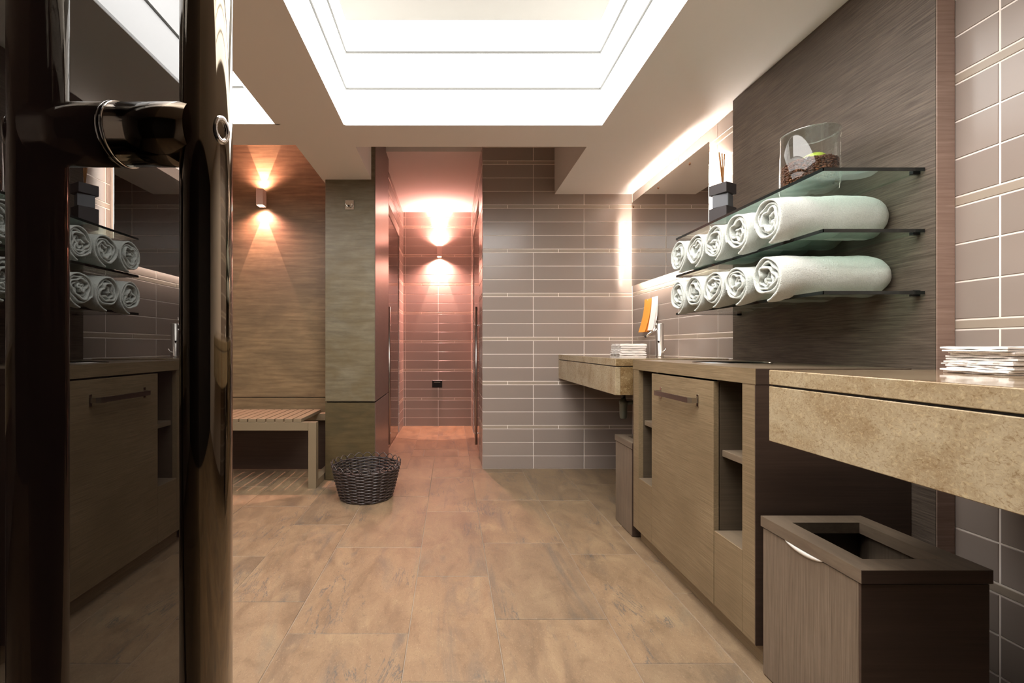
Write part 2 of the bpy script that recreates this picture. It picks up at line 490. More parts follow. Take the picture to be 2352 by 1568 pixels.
# ------------------------------------------------------------------ ceiling with the light wells
S1 = (-.581, .82, .05, 2.367)
S2 = (-2.35, -.95, .05, 2.353)
bm = nb()
def cb(x0, x1, y0, y1): box(bm, x0, x1, y0, y1, CEIL, UP)
cb(XL, XR + .006, Y0, .05)
cb(XL, S2[0], .05, 2.36)
cb(S2[1], S1[0], .05, 2.36)
cb(S1[1], XR + .006, .05, 2.367)
cb(XL, -.925, 2.353, 2.596)
cb(-.925, -.573, 2.36, PY0 + .03)
cb(-.925, PX0, PY0 + .03, 3.43)
cb(-.573, .815, 2.367, 2.62)
cb(.815, XR + .006, 2.367, YB + .006)
ceiling = struct('ceiling', bm, 'ceiling_paint')
struct('ceiling_upper', bx(XL, XR + .1, Y0, 3.66, UP, UP + .08), 'ceiling_paint')
bm = nb()
box(bm, PX1 - .06, CR + .01, 3.646, 3.70, TOPZ, UP)
box(bm, CL - .1, CR + .1, 3.70, YC + .05, TOPZ, TOPZ + .08)
struct('ceiling_corridor', bm, 'ceiling_paint')
WELLTOP = 2.722
def well(r, idx):
    x0, x1, y0, y1 = r
    t = .012
    nm = 'light_well'
    root = sempty('ceiling_light_well' if idx == 0 else 'ceiling_side_light_well')
    tr = [2.350, 2.546]
    zs = [CEIL + .002] + tr + [WELLTOP]
    for a, b_ in zip(zs, zs[1:]):
        for q in ((x0, x1, y1 - t, y1 - .002), (x0, x1, y0 + .002, y0 + t), (x0 + .002, x0 + t, y0 + t, y1 - t), (x1 - t, x1 - .002, y0 + t, y1 - t)):
            obj('luminous_panel', bx(q[0], q[1], q[2], q[3], a + .001, b_ - .001), 'lightbox', root)
    for zt in tr:
        bm = nb(); d = .019
        for q in ((x0, x1, y1 - d, y1 - .002), (x0, x1, y0 + .002, y0 + d), (x0 + .002, x0 + d, y0 + d, y1 - d), (x1 - d, x1 - .002, y0 + d, y1 - d)):
            box(bm, q[0], q[1], q[2], q[3], zt - .0045, zt + .0045)
        obj('ledge_trim', bm, 'trim_grey', root)
    obj('well_top', bx(x0, x1, y0, y1, WELLTOP, WELLTOP + .02), 'well_paint', root)
well(S1, 0); well(S2, 1)

# ------------------------------------------------------------------ pillar
pil = sempty('wall_pillar')
for a, b_ in ((.567, UP - .05), (.004, .558)):
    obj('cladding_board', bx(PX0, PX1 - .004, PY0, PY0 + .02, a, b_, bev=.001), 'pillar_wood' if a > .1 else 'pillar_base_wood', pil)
    obj('side_board', bx(PX1 - .02, PX1, PY0 + .004, PY1, a, b_, bev=.001), 'pillar_side', pil)
obj('core', bx(PX0 + .004, PX1 - .024, PY0 + .022, PY1, 0, UP - .05), 'black_matte', pil)

# ------------------------------------------------------------------ wood panel behind the shelves
XP = 1.376
PNY0, PNY1 = 1.238, 2.13
wp = thing('wall_panel', (XP, 1.7, 0), 'tall dark textured wood panel behind the glass towel shelves', 'wall panel')
obj('face_board', bx(XP, XP + .012, PNY0 + .001, PNY1, .0, CEIL - .001), 'shelf_panel_wood', wp)
obj('edge_board', bx(XP - .0005, XR - .001, PNY0 - .003, PNY0, .0, CEIL - .001, bev=.001), 'panel_end', wp)
obj('core', bx(XP + .013, XR - .001, PNY0 + .001, PNY1 - .001, .0, CEIL - .001), 'black_matte', wp)

# ------------------------------------------------------------------ cabinet between the counters
CX, CY0, CY1 = .91, 1.303, 2.18
CZT, CZB = .895, .067
cab = thing('vanity_cabinet', (1.15, 1.74, 0), 'low taupe wood cabinet with a door and open niches, between the stone counters', 'cabinet')
# top with round drop hole
bm = nb()
hc = (1.135, 1.765); hr = (.150, .105)
N = 64; z0, z1 = CZT - .048, CZT
def rp(a):   # point on rectangle in direction a
    dx, dy = math.cos(a), math.sin(a)
    ts = []
    if dx > 1e-9: ts.append((XP - .001 - hc[0]) / dx)
    if dx < -1e-9: ts.append((CX - hc[0]) / dx)
    if dy > 1e-9: ts.append((CY1 - hc[1]) / dy)
    if dy < -1e-9: ts.append((CY0 - hc[1]) / dy)
    t = min(ts); return hc[0] + dx * t, hc[1] + dy * t
angs = sorted([2 * PI * k / N for k in range(N)] + [math.atan2(y - hc[1], x - hc[0]) % (2 * PI) for x in (CX, XP - .001) for y in (CY0, CY1)])
L = []
for a in angs:
    x, y = rp(a); hx, hy = hc[0] + hr[0] * math.cos(a), hc[1] + hr[1] * math.sin(a)
    L.append([bm.verts.new(p) for p in ((x, y, z1), (hx, hy, z1), (hx, hy, z0), (x, y, z0))])
for i in range(len(L)):
    a, b_ = L[i], L[(i + 1) % len(L)]
    for k in range(4): bm.faces.new((a[k], b_[k], b_[(k + 1) % 4], a[(k + 1) % 4]))
obj('cabinet_top', bm, 'cabinet_top', cab)
obj('top_edge', bx(CX - .0012, CX, CY0, CY1, z0, z1 - .0008), 'cabinet_wood', cab)
lip = lathe(nb(), [(1.0, 0), (1.0, .003), (.965, .003), (.965, -.06), (.96, -.06), (.96, 0)], (0, 0, 0), 64)
for v in lip.verts: v.co = Vector((hc[0] + v.co.x * hr[0], hc[1] + v.co.y * hr[1], CZT + v.co.z))
obj('drop_ring', lip, 'brushed', cab)
XB = XP - .002
obj('side_panel', bx(CX, XB, CY0, CY0 + .004, CZB, CZT - .0485), 'cabinet_side', cab)
obj('side_panel', bx(CX, XB, 2.176, CY1, CZB, CZT - .0485), 'cabinet_side', cab)
obj('top_side_edge', bx(CX, XB, CY0 - .001, CY0, z0, z1 - .001), 'cabinet_side', cab)
obj('post', bx(CX, CX + .022, CY0 + .004, 1.363, CZB, CZT - .0485), 'cabinet_wood', cab)
obj('post', bx(CX, CX + .022, 2.116, 2.176, CZB, CZT - .0485), 'cabinet_wood', cab)
for a, b_ in ((CY0 + .004, 1.363), (2.116, 2.176)):
    obj('divider', bx(CX + .0225, XB, a, b_, CZB, CZT - .049), 'cabinet_inner', cab)
obj('divider', bx(CX + .022, XB, 1.510, 1.528, CZB, CZT - .049), 'cabinet_inner', cab)
obj('divider', bx(CX + .022, XB, 1.960, 1.978, CZB, CZT - .049), 'cabinet_inner', cab)
obj('back_panel', bx(1.30, 1.315, CY0 + .06, CY1 - .06, CZB, CZT - .049), 'cabinet_side', cab)
obj('bottom_panel', bx(CX + .02, XB, CY0 + .004, CY1 - .004, CZB - .001, CZB + .014), 'cabinet_wood', cab)
for a, b_ in ((1.364, 1.509), (1.979, 2.115)):
    obj('niche_shelf', bx(.938, 1.299, a, b_, .581, .603, bev=.0008), 'cabinet_top', cab)
    bm = bx(CX + .001, 1.299, a, b_, .305, .325, bev=.0008)
    obj('niche_floor', bm, 'cabinet_top', cab)
    obj('niche_front', bx(CX, CX + .02, a, b_, CZB, .3245, bev=.0006), 'cabinet_wood', cab)
dr = obj('door', bx(CX - .0005, CX + .018, 1.5115, 1.9775, CZB, .839, bev=.0008), 'cabinet_wood', cab)
# door handle: flat chrome bow
bm = nb()
prof = [(.909, 1.888), (.884, 1.888), (.880, 1.884), (.880, 1.866), (.880, 1.63), (.880, 1.612), (.884, 1.608), (.909, 1.608)]
hz = .762
path = [Vector((.9085, 1.8895, 0)), Vector((.886, 1.8895, 0)), Vector((.8775, 1.880, 0)), Vector((.8775, 1.86, 0)), Vector((.8775, 1.636, 0)), Vector((.8775, 1.616, 0)), Vector((.886, 1.6065, 0)), Vector((.9085, 1.6065, 0))]
rings = []
for i, p in enumerate(path):
    d = (path[min(i + 1, 7)] - path[max(i - 1, 0)]).normalized(); nn = Vector((-d.y, d.x, 0)) * .0026
    hh = .010
    rings.append([bm.verts.new((q.x, q.y, hz + s)) for q, s in ((p + nn, -hh), (p + nn, hh), (p - nn, hh), (p - nn, -hh))])
for a, b_ in zip(rings, rings[1:]):
    for k in range(4): bm.faces.new((a[k], a[(k + 1) % 4], b_[(k + 1) % 4], b_[k]))
bm.faces.new(rings[0]); bm.faces.new(rings[-1][::-1])
h_ = obj('handle', bm, 'brushed', dr)
for y in (1.8895, 1.6065):
    obj('mount_plate', bx(.9065, .9095, y - .006, y + .006, hz - .022, hz + .022, bev=.0006), 'chrome', dr)
obj('kick_board', bx(.942, 1.37, CY0 + .015, CY1 - .015, 0, CZB - .002), 'cabinet_wood', cab)

# ------------------------------------------------------------------ stone counters
def counter(name, x0, x1, y0, y1, label, side):
    t = thing(name, ((x0 + x1) / 2, (y0 + y1) / 2, .71), label, 'counter')
    obj('slab', bx(x0, x1, y0, y1, .8605, .8985, bev=.0015), 'marble', t)
    obj('slab_top', bx(x0 + .002, x1, y0 + .002, y1 - .002, .8984, .8993), 'marble_top', t)
    obj('recess', bx(x0 + .006, x1, y0 + .006, y1 - .006, .8555, .8605), 'black_matte', t)
    bm = nb()
    box(bm, x0, x0 + .025, y0, y1, .711, .8555, bev=.0015)
    obj('front_apron', bm, 'marble', t)
    if side == 'far':
        obj('end_apron', bx(x0 + .0255, x1, y0, y0 + .025, .711, .8555, bev=.0015), 'marble_dark', t)
        obj('end_edge', bx(x0 + .002, x1, y0 - .0008, y0, .862, .897), 'marble_dark', t)
        obj('underside', bx(x0 + .026, x1, y0 + .026, y1, .82, .84), 'dark_wood_inside', t)
    else:
        obj('end_apron', bx(x0 + .0255, x1, y1 - .025, y1, .711, .8555, bev=.0015), 'marble', t)
        obj('underside', bx(x0 + .026, x1, y0, y1 - .026, .82, .84), 'dark_wood_inside', t)
    return t
counter('stone_counter', .846, XR - .001, 2.243, YB - .001, 'beige stone counter in the far corner, with the tap and small napkin stack', 'far')
counter('stone_counter', .842, XR - .001, -.3, 1.156, 'large beige stone counter at the right edge, above the near bin', 'near')
# bottle trap under the far counter
tp = thing('sink_trap', (1.075, 2.72, .51), 'grey plastic bottle trap hanging under the far stone counter', 'pipe')
obj('bottle', lathe(nb(), [(.0, 0), (.016, .002), (.021, .012), (.023, .035), (.023, .09), (.026, .092), (.026, .112), (.018, .116), (.014, .13)], (1.075, 2.72, .51), 24), 'trap_plastic', tp)
obj('inlet_pipe', lathe(nb(), [(.013, .125), (.013, .198), (0.0, .198)], (1.075, 2.72, .51), 16), 'black_plastic', tp)
obj('outlet_pipe', tube(nb(), [(1.095, 2.72, .61), (1.13, 2.72, .614), (1.25, 2.72, .614), (XR, 2.72, .614)], .012, 12), 'trap_plastic', tp)

# tap
TX, TY, TZ = 1.300, 2.72, .8995
tap = thing('tap', (TX, TY, TZ), 'brushed steel basin tap with slanted spout on the far stone counter', 'tap')
obj('body', lathe(nb(), [(.0255, 0), (.0255, .003), (.0235, .004), (.0235, .203), (.0225, .205), (0, .205)], (TX, TY, TZ), 32), 'brushed', tap)
bm = tube(nb(), [(TX - .015, TY, TZ + .178), (TX - .05, TY, TZ + .152), (TX - .086, TY, TZ + .125)], .0085, 14)
sp = obj('spout', bm, 'chrome', tap)
obj('aerator', tube(nb(), [(TX - .0845, TY, TZ + .1262), (TX - .0905, TY, TZ + .1217)], .0075, 14), 'black_plastic', sp)
obj('pin_lever', tube(nb(), [(TX - .024, TY - .004, TZ + .200), (TX - .021, TY - .004, TZ + .245)], .0028, 8), 'chrome', tap)
obj('lever_collar', tube(nb(), [(TX - .026, TY - .004, TZ + .188), (TX - .022, TY - .004, TZ + .206)], .0048, 8), 'chrome', tap)
obj('sensor', bx(TX - .021, TX - .012, TY - .0245, TY - .0185, TZ + .088, TZ + .098), 'black_plastic', tap)
obj('side_knob', tube(nb(), [(TX + .004, TY - .02, TZ + .025), (TX + .006, TY - .034, TZ + .027)], .006, 10), 'chrome', tap)
obj('side_lever', tube(nb(), [(TX + .004, TY - .033, TZ + .022), (TX + .02, TY - .036, TZ + .048)], .003, 8), 'chrome', tap)

# ------------------------------------------------------------------ cloth napkins
def napkin(x0, x1, y0, y1, z, th, layers, seed, label, group, mat='napkin_cloth', ruff=.006):
    rnd = random.Random(seed)
    bm = nb(); lt = th / layers
    NX, NY = 22, 16
    for L_ in range(layers):
        zb = z + L_ * lt
        ph = [rnd.uniform(0, 6) for _ in range(6)]
        ox = [rnd.uniform(-ruff, ruff) for _ in range(4)]
        def P(i, j, up):
            u, v = i / NX, j / NY
            x = x0 + ox[0] + (x1 + ox[1] - x0 - ox[0]) * u; y = y0 + ox[2] + (y1 + ox[3] - y0 - ox[2]) * v
            if i == 0: x += ruff * .5 * math.sin(v * 17 + ph[0]) + ruff * .3 * math.sin(v * 41 + ph[1])
            if j == 0: y += ruff * .35 * math.sin(u * 11 + ph[2])
            edge = min(u, 1 - u, v, 1 - v)
            prof = min(1, edge * 9) ** .5
            wv = lt * .22 * (math.sin(u * 9 + ph[3] + v * 3) * .6 + math.sin(v * 14 + ph[4]) * .6 + math.sin(u * 23 + ph[5]) * .3) * (1 - .6 * min(1, edge * 5))
            zz = zb + lt * .5 + wv + (.62 * lt * (.62 + .38 * prof)) * (1 if up else -1)
            return (x, y, max(zz, z + .0002))
        T = [[bm.verts.new(P(i, j, 1)) for j in range(NY + 1)] for i in range(NX + 1)]
        B = [[bm.verts.new(P(i, j, 0)) for j in range(NY + 1)] for i in range(NX + 1)]
        for i in range(NX):
            for j in range(NY):
                f = bm.faces.new((T[i][j], T[i + 1][j], T[i + 1][j + 1], T[i][j + 1])); f.smooth = True
                f = bm.faces.new((B[i][j], B[i][j + 1], B[i + 1][j + 1], B[i + 1][j])); f.smooth = True
        for i in range(NX):
            bm.faces.new((T[i][0], B[i][0], B[i + 1][0], T[i + 1][0])); bm.faces.new((T[i + 1][NY], B[i + 1][NY], B[i][NY], T[i][NY]))
        for j in range(NY):
            bm.faces.new((T[0][j + 1], B[0][j + 1], B[0][j], T[0][j])); bm.faces.new((T[NX][j], B[NX][j], B[NX][j + 1], T[NX][j + 1]))
    o = obj('folded_napkin', bm, mat, None, ((x0 + x1) / 2, (y0 + y1) / 2, z))
    return tag(o, label, 'napkin', group)
pos5 = ['bottom napkin', 'second napkin from the bottom', 'third napkin from the bottom', 'fourth napkin from the bottom', 'fifth napkin from the bottom', 'sixth napkin from the bottom', 'top napkin']
zc = .8996
for k in range(5):
    nm = ['lowest', 'second lowest', 'middle', 'second highest', 'topmost'][k]
    napkin(1.172 + (.004 if k > 0 else -.006), 1.352, 3.02, 3.20, zc + k * .0160, .0156, 2, 20 + k, nm + ' folded white napkin of the small stack beside the tap', 'napkins in the small stack by the tap', ruff=.004)
for k in range(6):
    nm = ['bottom', 'second from bottom', 'third from bottom', 'third from top', 'second from top', 'top'][k]
    dx = [.0, .006, .004, .012, .012, -.004][k]
    napkin(1.160 + dx, 1.375, .905, 1.030, zc + k * .0100, .0098, 2, 60 + k, nm + ' folded white napkin of the large stack at the right edge', 'napkins in the large stack at the right edge', ruff=.004)

# ------------------------------------------------------------------ bins
def bin_(x0, x1, y0, y1, zt, label, liner):
    t = thing('waste_bin', ((x0 + x1) / 2, (y0 + y1) / 2, 0), label, 'bin')
    i = .004; th = .016; zb = zt - .034
    mw = 'bin_wood'
    obj('side_board', bx(x0 + i, x0 + i + th, y0 + i + .0062, y1 - i, .004, zb, bev=.001), mw, t)
    obj('side_board', bx(x1 - i - th, x1 - i, y0 + i + .0062, y1 - i, .004, zb, bev=.001), mw, t)
    obj('front_board', bx(x0 + i, x1 - i, y0 + i, y0 + i + .006, .004, zb), 'cabinet_side', t)
    obj('rear_board', bx(x0 + i + th + .0005, x1 - i - th - .0005, y1 - i - th, y1 - i, .004, zb, bev=.001), 'cabinet_side', t)
    obj('base_board', bx(x0 + i + th, x1 - i - th, y0 + i + th, y1 - i - th, .004, .02), 'black_matte', t)
    obj('foot_frame', bx(x0 + .02, x1 - .02, y0 + .02, y1 - .02, 0, .0042), 'black_matte', t)
    # lid: a frame round a rectangular opening
    bm = nb(); b2 = .052; z0_, z1_ = zt - .030, zt
    o_ = [(x0, y0), (x1, y0), (x1, y1), (x0, y1)]; n_ = [(x0 + b2, y0 + b2), (x1 - b2, y0 + b2), (x1 - b2, y1 - b2), (x0 + b2, y1 - b2)]
    V = [[bm.verts.new((*p, zz)) for p in ring] for ring, zz in ((o_, z1_), (n_, z1_), (n_, z0_), (o_, z0_))]
    for a in range(4):
        A, B = V[a], V[(a + 1) % 4]
        for k in range(4): bm.faces.new((A[k], A[(k + 1) % 4], B[(k + 1) % 4], B[k]))
    obj('lid', bm, 'bin_lid', t)
    obj('front_lid_edge', bx(x0 + .001, x1 - .001, y0 - .0006, y0, z0_, z1_ - .0006), 'cabinet_side', t)
    obj('liner_bag', bx(x0 + b2 - .01, x1 - b2 + .01, y0 + b2 - .01, y1 - b2 + .01, .2, .22), 'black_plastic', t)
    if liner:
        bm = nb(); rows = []
        for k in range(15):
            u = k / 14; y = y1 - .085 - .13 * u
            w_ = math.sin(PI * u) ** .6
            rows.append([bm.verts.new((x0 + i - .0006 - .005 * w_ * s, y, zb + .0045 - .0135 * w_ * q - .003 * w_)) for s, q in ((0, 0), (1, .1), (1, .6), (.3, 1), (0, .9))])
        for a, c_ in zip(rows, rows[1:]):
            for k in range(4):
                f = bm.faces.new((a[k], a[k + 1], c_[k + 1], c_[k])); f.smooth = True
        obj('bag_edge', bm, 'bag_white', t)['label'] = 'bit of white bag liner caught under the lid'
    return t
bin_(.912, 1.206, .970, 1.285, .463, 'square taupe wood bin in the right foreground below the large counter', True)
bin_(.910, 1.185, 2.195, 2.425, .474, 'taupe wood bin under the far counter, partly behind the cabinet', False)

# ------------------------------------------------------------------ glass shelves
SX0, SY0, SY1 = 1.080, 1.266, 2.095
ST = .010
SZ = [1.480, 1.302, 1.122]
names = ['top glass shelf carrying the glass jar and reed diffuser', 'middle glass shelf carrying the upper row of rolled towels', 'bottom glass shelf carrying the lower row of rolled towels']
for zt, lb in zip(SZ, names):
    t = thing('glass_shelf', (1.22, 1.68, zt - ST), lb, 'shelf', 'glass shelves on the wood panel')
    obj('pane', bx(SX0 + .002, XP - .0005, SY0 + .002, SY1 - .002, zt - ST + .0008, zt), 'shelf_glass', t)
    bm = nb()
    box(bm, SX0, SX0 + .0018, SY0, SY1, zt - ST, zt); box(bm, SX0, XP - .0005, SY0, SY0 + .0018, zt - ST, zt); box(bm, SX0, XP - .0005, SY1 - .0018, SY1, zt - ST, zt)
    obj('polished_edge', bm, 'dark_edge', t)
    for y in (SY0 + .012, SY1 - .03):
        obj('wall_clip', bx(XP - .022, XP - .0004, y, y + .012, zt - ST - .004, zt + .0035, bev=.0008), 'black_plastic', t)

# ------------------------------------------------------------------ rolled towels
def towel(x0, x1, yc, zc_, rad, seed, label, group, tail=.03, sq=1.0, turns=3.0, start=0):
    rnd = random.Random(seed)
    bm = nb()
    NT_ = 190
    ph = [rnd.uniform(0, 2 * PI) for _ in range(8)]
    th = rad * .118
    end_ang = -PI / 2 - .55           # outer edge ends under the roll, towards the wall side of the shelf
    a1 = end_ang; a0 = a1 - turns * 2 * PI - start
    cl = []
    for i in range(NT_ + 1):
        t = i / NT_
        a = a0 + (a1 - a0) * t
        r = rad * (.09 + .91 * t ** .80) - th * .55
        core = (1 - t) ** 1.3
        wob = 1 + .34 * core * math.sin(3 * a + ph[0]) + .22 * core * math.sin(5.3 * a + ph[1]) + .05 * math.sin(2 * a + ph[2])
        r *= wob
        y = r * math.cos(a); z_ = r * math.sin(a)
        y += rad * .16 * core * math.sin(ph[3]); z_ += rad * .13 * core * math.sin(ph[4])
        cl.append(Vector((y, z_ * sq)))
    # tail: runs on along the shelf
    last = cl[-1]; d = Vector((1, -.12)).normalized()
    d = (cl[-1] - cl[-3]).normalized()
    for k in range(1, 9):
        u = k / 8
        cl.append(last + Vector((d.x * tail * u, d.y * tail * u * (1 - .4 * u))))
    zmin = min(p.y for p in cl)
    n = len(cl)
    # profile loop around the cloth thickness, along the roll axis
    Lx = x1 - x0
    loop = []
    rr = th / 2
    for k in range(6):   # front rounding (towards the room)
        a = -PI / 2 + PI * k / 5
        loop.append((x0 + rr - rr * math.cos(a) * 1.0, math.sin(a)))
    for k in range(1, 29): loop.append((x0 + rr + (Lx - 2 * rr) * k / 29, 1))
    for k in range(4):
        a = PI / 2 - PI * k / 3
        loop.append((x1 - rr + rr * math.cos(a), math.sin(a)))
    for k in range(28, 0, -1): loop.append((x0 + rr + (Lx - 2 * rr) * k / 29, -1))
    rings = []
    for i, p in enumerate(cl):
        dd = (cl[min(i + 1, n - 1)] - cl[max(i - 1, 0)]).normalized(); nn = Vector((dd.y, -dd.x))
        t = min(1, i / NT_)
        stick = .010 * math.sin(2 * PI * t * turns * .5 + ph[5]) * (1 - t) + .006 * math.sin(7 * t * 2 * PI + ph[6]) * (1 - t) - .010 * (1 - t)
        R_ = []
        for lx, s in loop:
            f = (lx - x0) / Lx
            q = p + nn * (s * rr)
            q = q * (1 + .022 * math.sin(f * 7 + ph[7]) + .012 * math.sin(f * 15 + ph[2]))
            e = max(0, (f - .82) / .18)
            sh = 1 - .42 * (1 - math.sqrt(max(0, 1 - e * e)))
            q = q * sh
            q = q + nn * (s * .0016 * mnoise.noise(Vector((lx * 55, q.x * 55 + seed, q.y * 55))) + .0022 * mnoise.noise(Vector((lx * 14, q.x * 20 + seed, q.y * 20))))
            xx = lx - stick * (1 - f) * 1.0
            dz = 0
            if lx < SX0: dz = -.008 * min(1, (SX0 - lx) / .05) * (1.6 if i > NT_ * .84 and q.y < 0 else .5)
            R_.append(bm.verts.new((xx, yc + q.x, zc_ + q.y + dz + rnd.uniform(-.0004, .0004))))
        rings.append(R_)
    m = len(loop)
    for a, b_ in zip(rings, rings[1:]):
        for k in range(m):
            f = bm.faces.new((a[k], a[(k + 1) % m], b_[(k + 1) % m], b_[k])); f.smooth = True
    bm.faces.new(rings[0]); bm.faces.new(rings[-1][::-1])
    # settle on the shelf
    o = obj('rolled_towel', bm, 'terry', None, ((x0 + x1) / 2, yc, zc_ - rad))
    return tag(o, label, 'towel', group)
ordn = ['nearest', 'second nearest', 'middle', 'second farthest', 'farthest']
YT = [1.408, 1.557, 1.690, 1.822, 1.958]
RT = [.070, .068, .066, .065, .067]
for k in range(5):
    r = RT[k]
    towel(1.015, 1.370, YT[k], SZ[1] + r * 1.03, r, 100 + k * 7, ordn[k] + ' rolled white towel in the upper row, on the middle glass shelf', 'rolled towels on the middle shelf', turns=4.3 + .2 * (k % 3))
YT2 = [1.402, 1.553, 1.688, 1.822, 1.952]
for k in range(5):
    r = RT[(k + 2) % 5] - (.0 if k == 0 else .001)
    towel(1.01, 1.372, YT2[k], SZ[2] + r * 1.03, r, 300 + k * 11, ordn[k] + ' rolled white towel in the lower row, on the bottom glass shelf', 'rolled towels on the bottom shelf', turns=4.1 + .25 * (k % 3), tail=.035)

# ------------------------------------------------------------------ glass jar with coffee beans
JX, JY, JZ = 1.225, 1.492, SZ[0] + .0006
jar = thing('glass_jar', (JX, JY, JZ), 'wide clear glass jar on the top shelf, above the towels', 'jar')
ro = .083; H = .202
bm = lathe(nb(), [(0, 0), (ro - .012, 0), (ro - .003, .004), (ro, .014), (ro, H - .002), (ro - .002, H), (ro - .004, H - .002), (ro - .004, .03), (ro - .012, .022), (0, .02)], (JX, JY, JZ), 72)
obj('vessel', bm, 'vase_glass', jar)
obj('rim', lathe(nb(), [(ro - .0045, H - .0015), (ro - .0045, H + .0015), (ro + .0005, H + .0015), (ro + .0005, H - .0015)], (JX, JY, JZ), 72), 'rim_glass', jar)
# beans: too small and many to count
rnd = random.Random(9)
bm = nb()
def bean(cx, cy, cz, rot):
    a_, b_, c_ = .0062, .0043, .0036
    rings = []
    for th_ in (-.95, -.45, .0, .45, .95):
        rr = math.sqrt(1 - th_ * th_ * .98)
        rings.append([Vector((a_ * th_, b_ * rr * math.cos(2 * PI * k / 6), c_ * rr * math.sin(2 * PI * k / 6) * (1 if k != 1 and k != 2 else .75))) for k in range(6)])
    V = [[bm.verts.new(rot @ p + Vector((cx, cy, cz))) for p in r_] for r_ in rings]
    for p, q in zip(V, V[1:]):
        for k in range(6):
            f = bm.faces.new((p[k], p[(k + 1) % 6], q[(k + 1) % 6], q[k])); f.smooth = True
    bm.faces.new(V[0][::-1]); bm.faces.new(V[-1])
def rrot(): return Matrix.Rotation(rnd.uniform(0, 2 * PI), 3, 'Z') @ Matrix.Rotation(rnd.uniform(-.9, .9), 3, 'X') @ Matrix.Rotation(rnd.uniform(-.7, .7), 3, 'Y')
BZ0, BZ1 = JZ + .034, JZ + .100
ri = ro - .010
for zz in [BZ0 + k * .0068 for k in range(11)]:
    nk = 52
    for k in range(nk):
        a = 2 * PI * (k + rnd.random() * .7) / nk
        q = ri - rnd.uniform(0, .003)
        bean(JX + q * math.cos(a), JY + q * math.sin(a), zz + rnd.uniform(-.002, .002), Matrix.Rotation(a + PI / 2, 3, 'Z') @ rrot())
for k in range(800):
    q = ri * math.sqrt(rnd.random()); a = rnd.uniform(0, 2 * PI)
    bean(JX + q * math.cos(a), JY + q * math.sin(a), BZ1 + .004 - q * .04 + rnd.uniform(-.003, .003), rrot())
lathe(bm, [(0, 0), (ri - .006, 0), (ri - .006, .066), (0, .070)], (JX, JY, BZ0 - .002), 32)
bo = obj('coffee_beans', bm, 'coffee', None, (JX, JY, BZ0)); bo['kind'] = 'stuff'
tag(bo, 'dark roasted coffee beans filling the clear glass jar', 'coffee beans')
bm = nb()
bmesh.ops.create_uvsphere(bm, u_segments=28, v_segments=16, radius=1)
for v in bm.verts: v.co = Vector((JX + .012 + v.co.x * .034, JY + v.co.y * .044, BZ1 + .012 + v.co.z * .027))
for f in bm.faces: f.smooth = True
tag(obj('green_soap', bm, 'green_soap', None, (JX + .012, JY, BZ1)), 'smooth lime green oval on top of the coffee beans', 'soap')

# ------------------------------------------------------------------ reed diffuser
DX, DY, DZ = 1.205, 1.935, SZ[0] + .0006
df = thing('reed_diffuser', (DX, DY, DZ), 'dark stacked-block reed diffuser at the far end of the top shelf', 'diffuser')
def rblock(name, hw, z0_, z1_, ang, mat, notch=0):
    bm = bx(-hw, hw, -hw, hw, z0_, z1_, bev=.0015)
    bmesh.ops.rotate(bm, verts=bm.verts, cent=(0, 0, 0), matrix=Matrix.Rotation(ang, 3, 'Z'))
    bmesh.ops.translate(bm, verts=bm.verts, vec=(DX, DY, DZ))
    return obj(name, bm, mat, df)
rblock('base_block', .038, 0, .092, R(28), 'dark_block')
rblock('glass_block', .031, .093, .149, R(40), 'grey_block')
rblock('top_block', .038, .150, .195, R(28), 'dark_block')
for k, (tx, ty) in enumerate(((-.014, .004), (-.003, .0), (.004, -.006), (-.009, .006))):
    obj('reed', tube(nb(), [(DX + .000, DY, DZ + .19), (DX + tx, DY + ty, DZ + .343 - .006 * k)], .0026, 6), 'reed', df)

# ------------------------------------------------------------------ mirror
MX, MY0, MY1, MZ0, MZ1 = 1.370, 2.319, 3.307, 1.419, 2.050
mi = thing('wall_mirror', (MX, (MY0 + MY1) / 2, MZ0), 'frameless backlit mirror on the right tiled wall above the tap', 'mirror')
obj('pane', bx(MX, MX + .005, MY0, MY1, MZ0, MZ1, bev=.0005), 'mirror', mi)
obj('back_box', bx(MX + .006, XR - .0005, MY0 + .045, MY1 - .045, MZ0 + .045, MZ1 - .045), 'sconce_white', mi)
g = .035
for q in ((MY0 + .032, MY0 + .038, MZ0 + .04, MZ1 - .04), (MY1 - .038, MY1 - .032, MZ0 + .04, MZ1 - .04), (MY0 + .06, MY1 - .06, MZ0 + .032, MZ0 + .038), (MY0 + .06, MY1 - .06, MZ1 - .038, MZ1 - .032)):
    obj('light_strip', bx(MX + .008, MX + .030, *q), 'led', mi)
for y in (3.277, 2.884, 2.505):
    obj('screw_cap', lathe(nb(), [(0, -.004), (.006, -.0035), (.0085, -.0015), (.0085, 0)], (MX, y, 2.010), 20, 'X'), 'copper', mi)

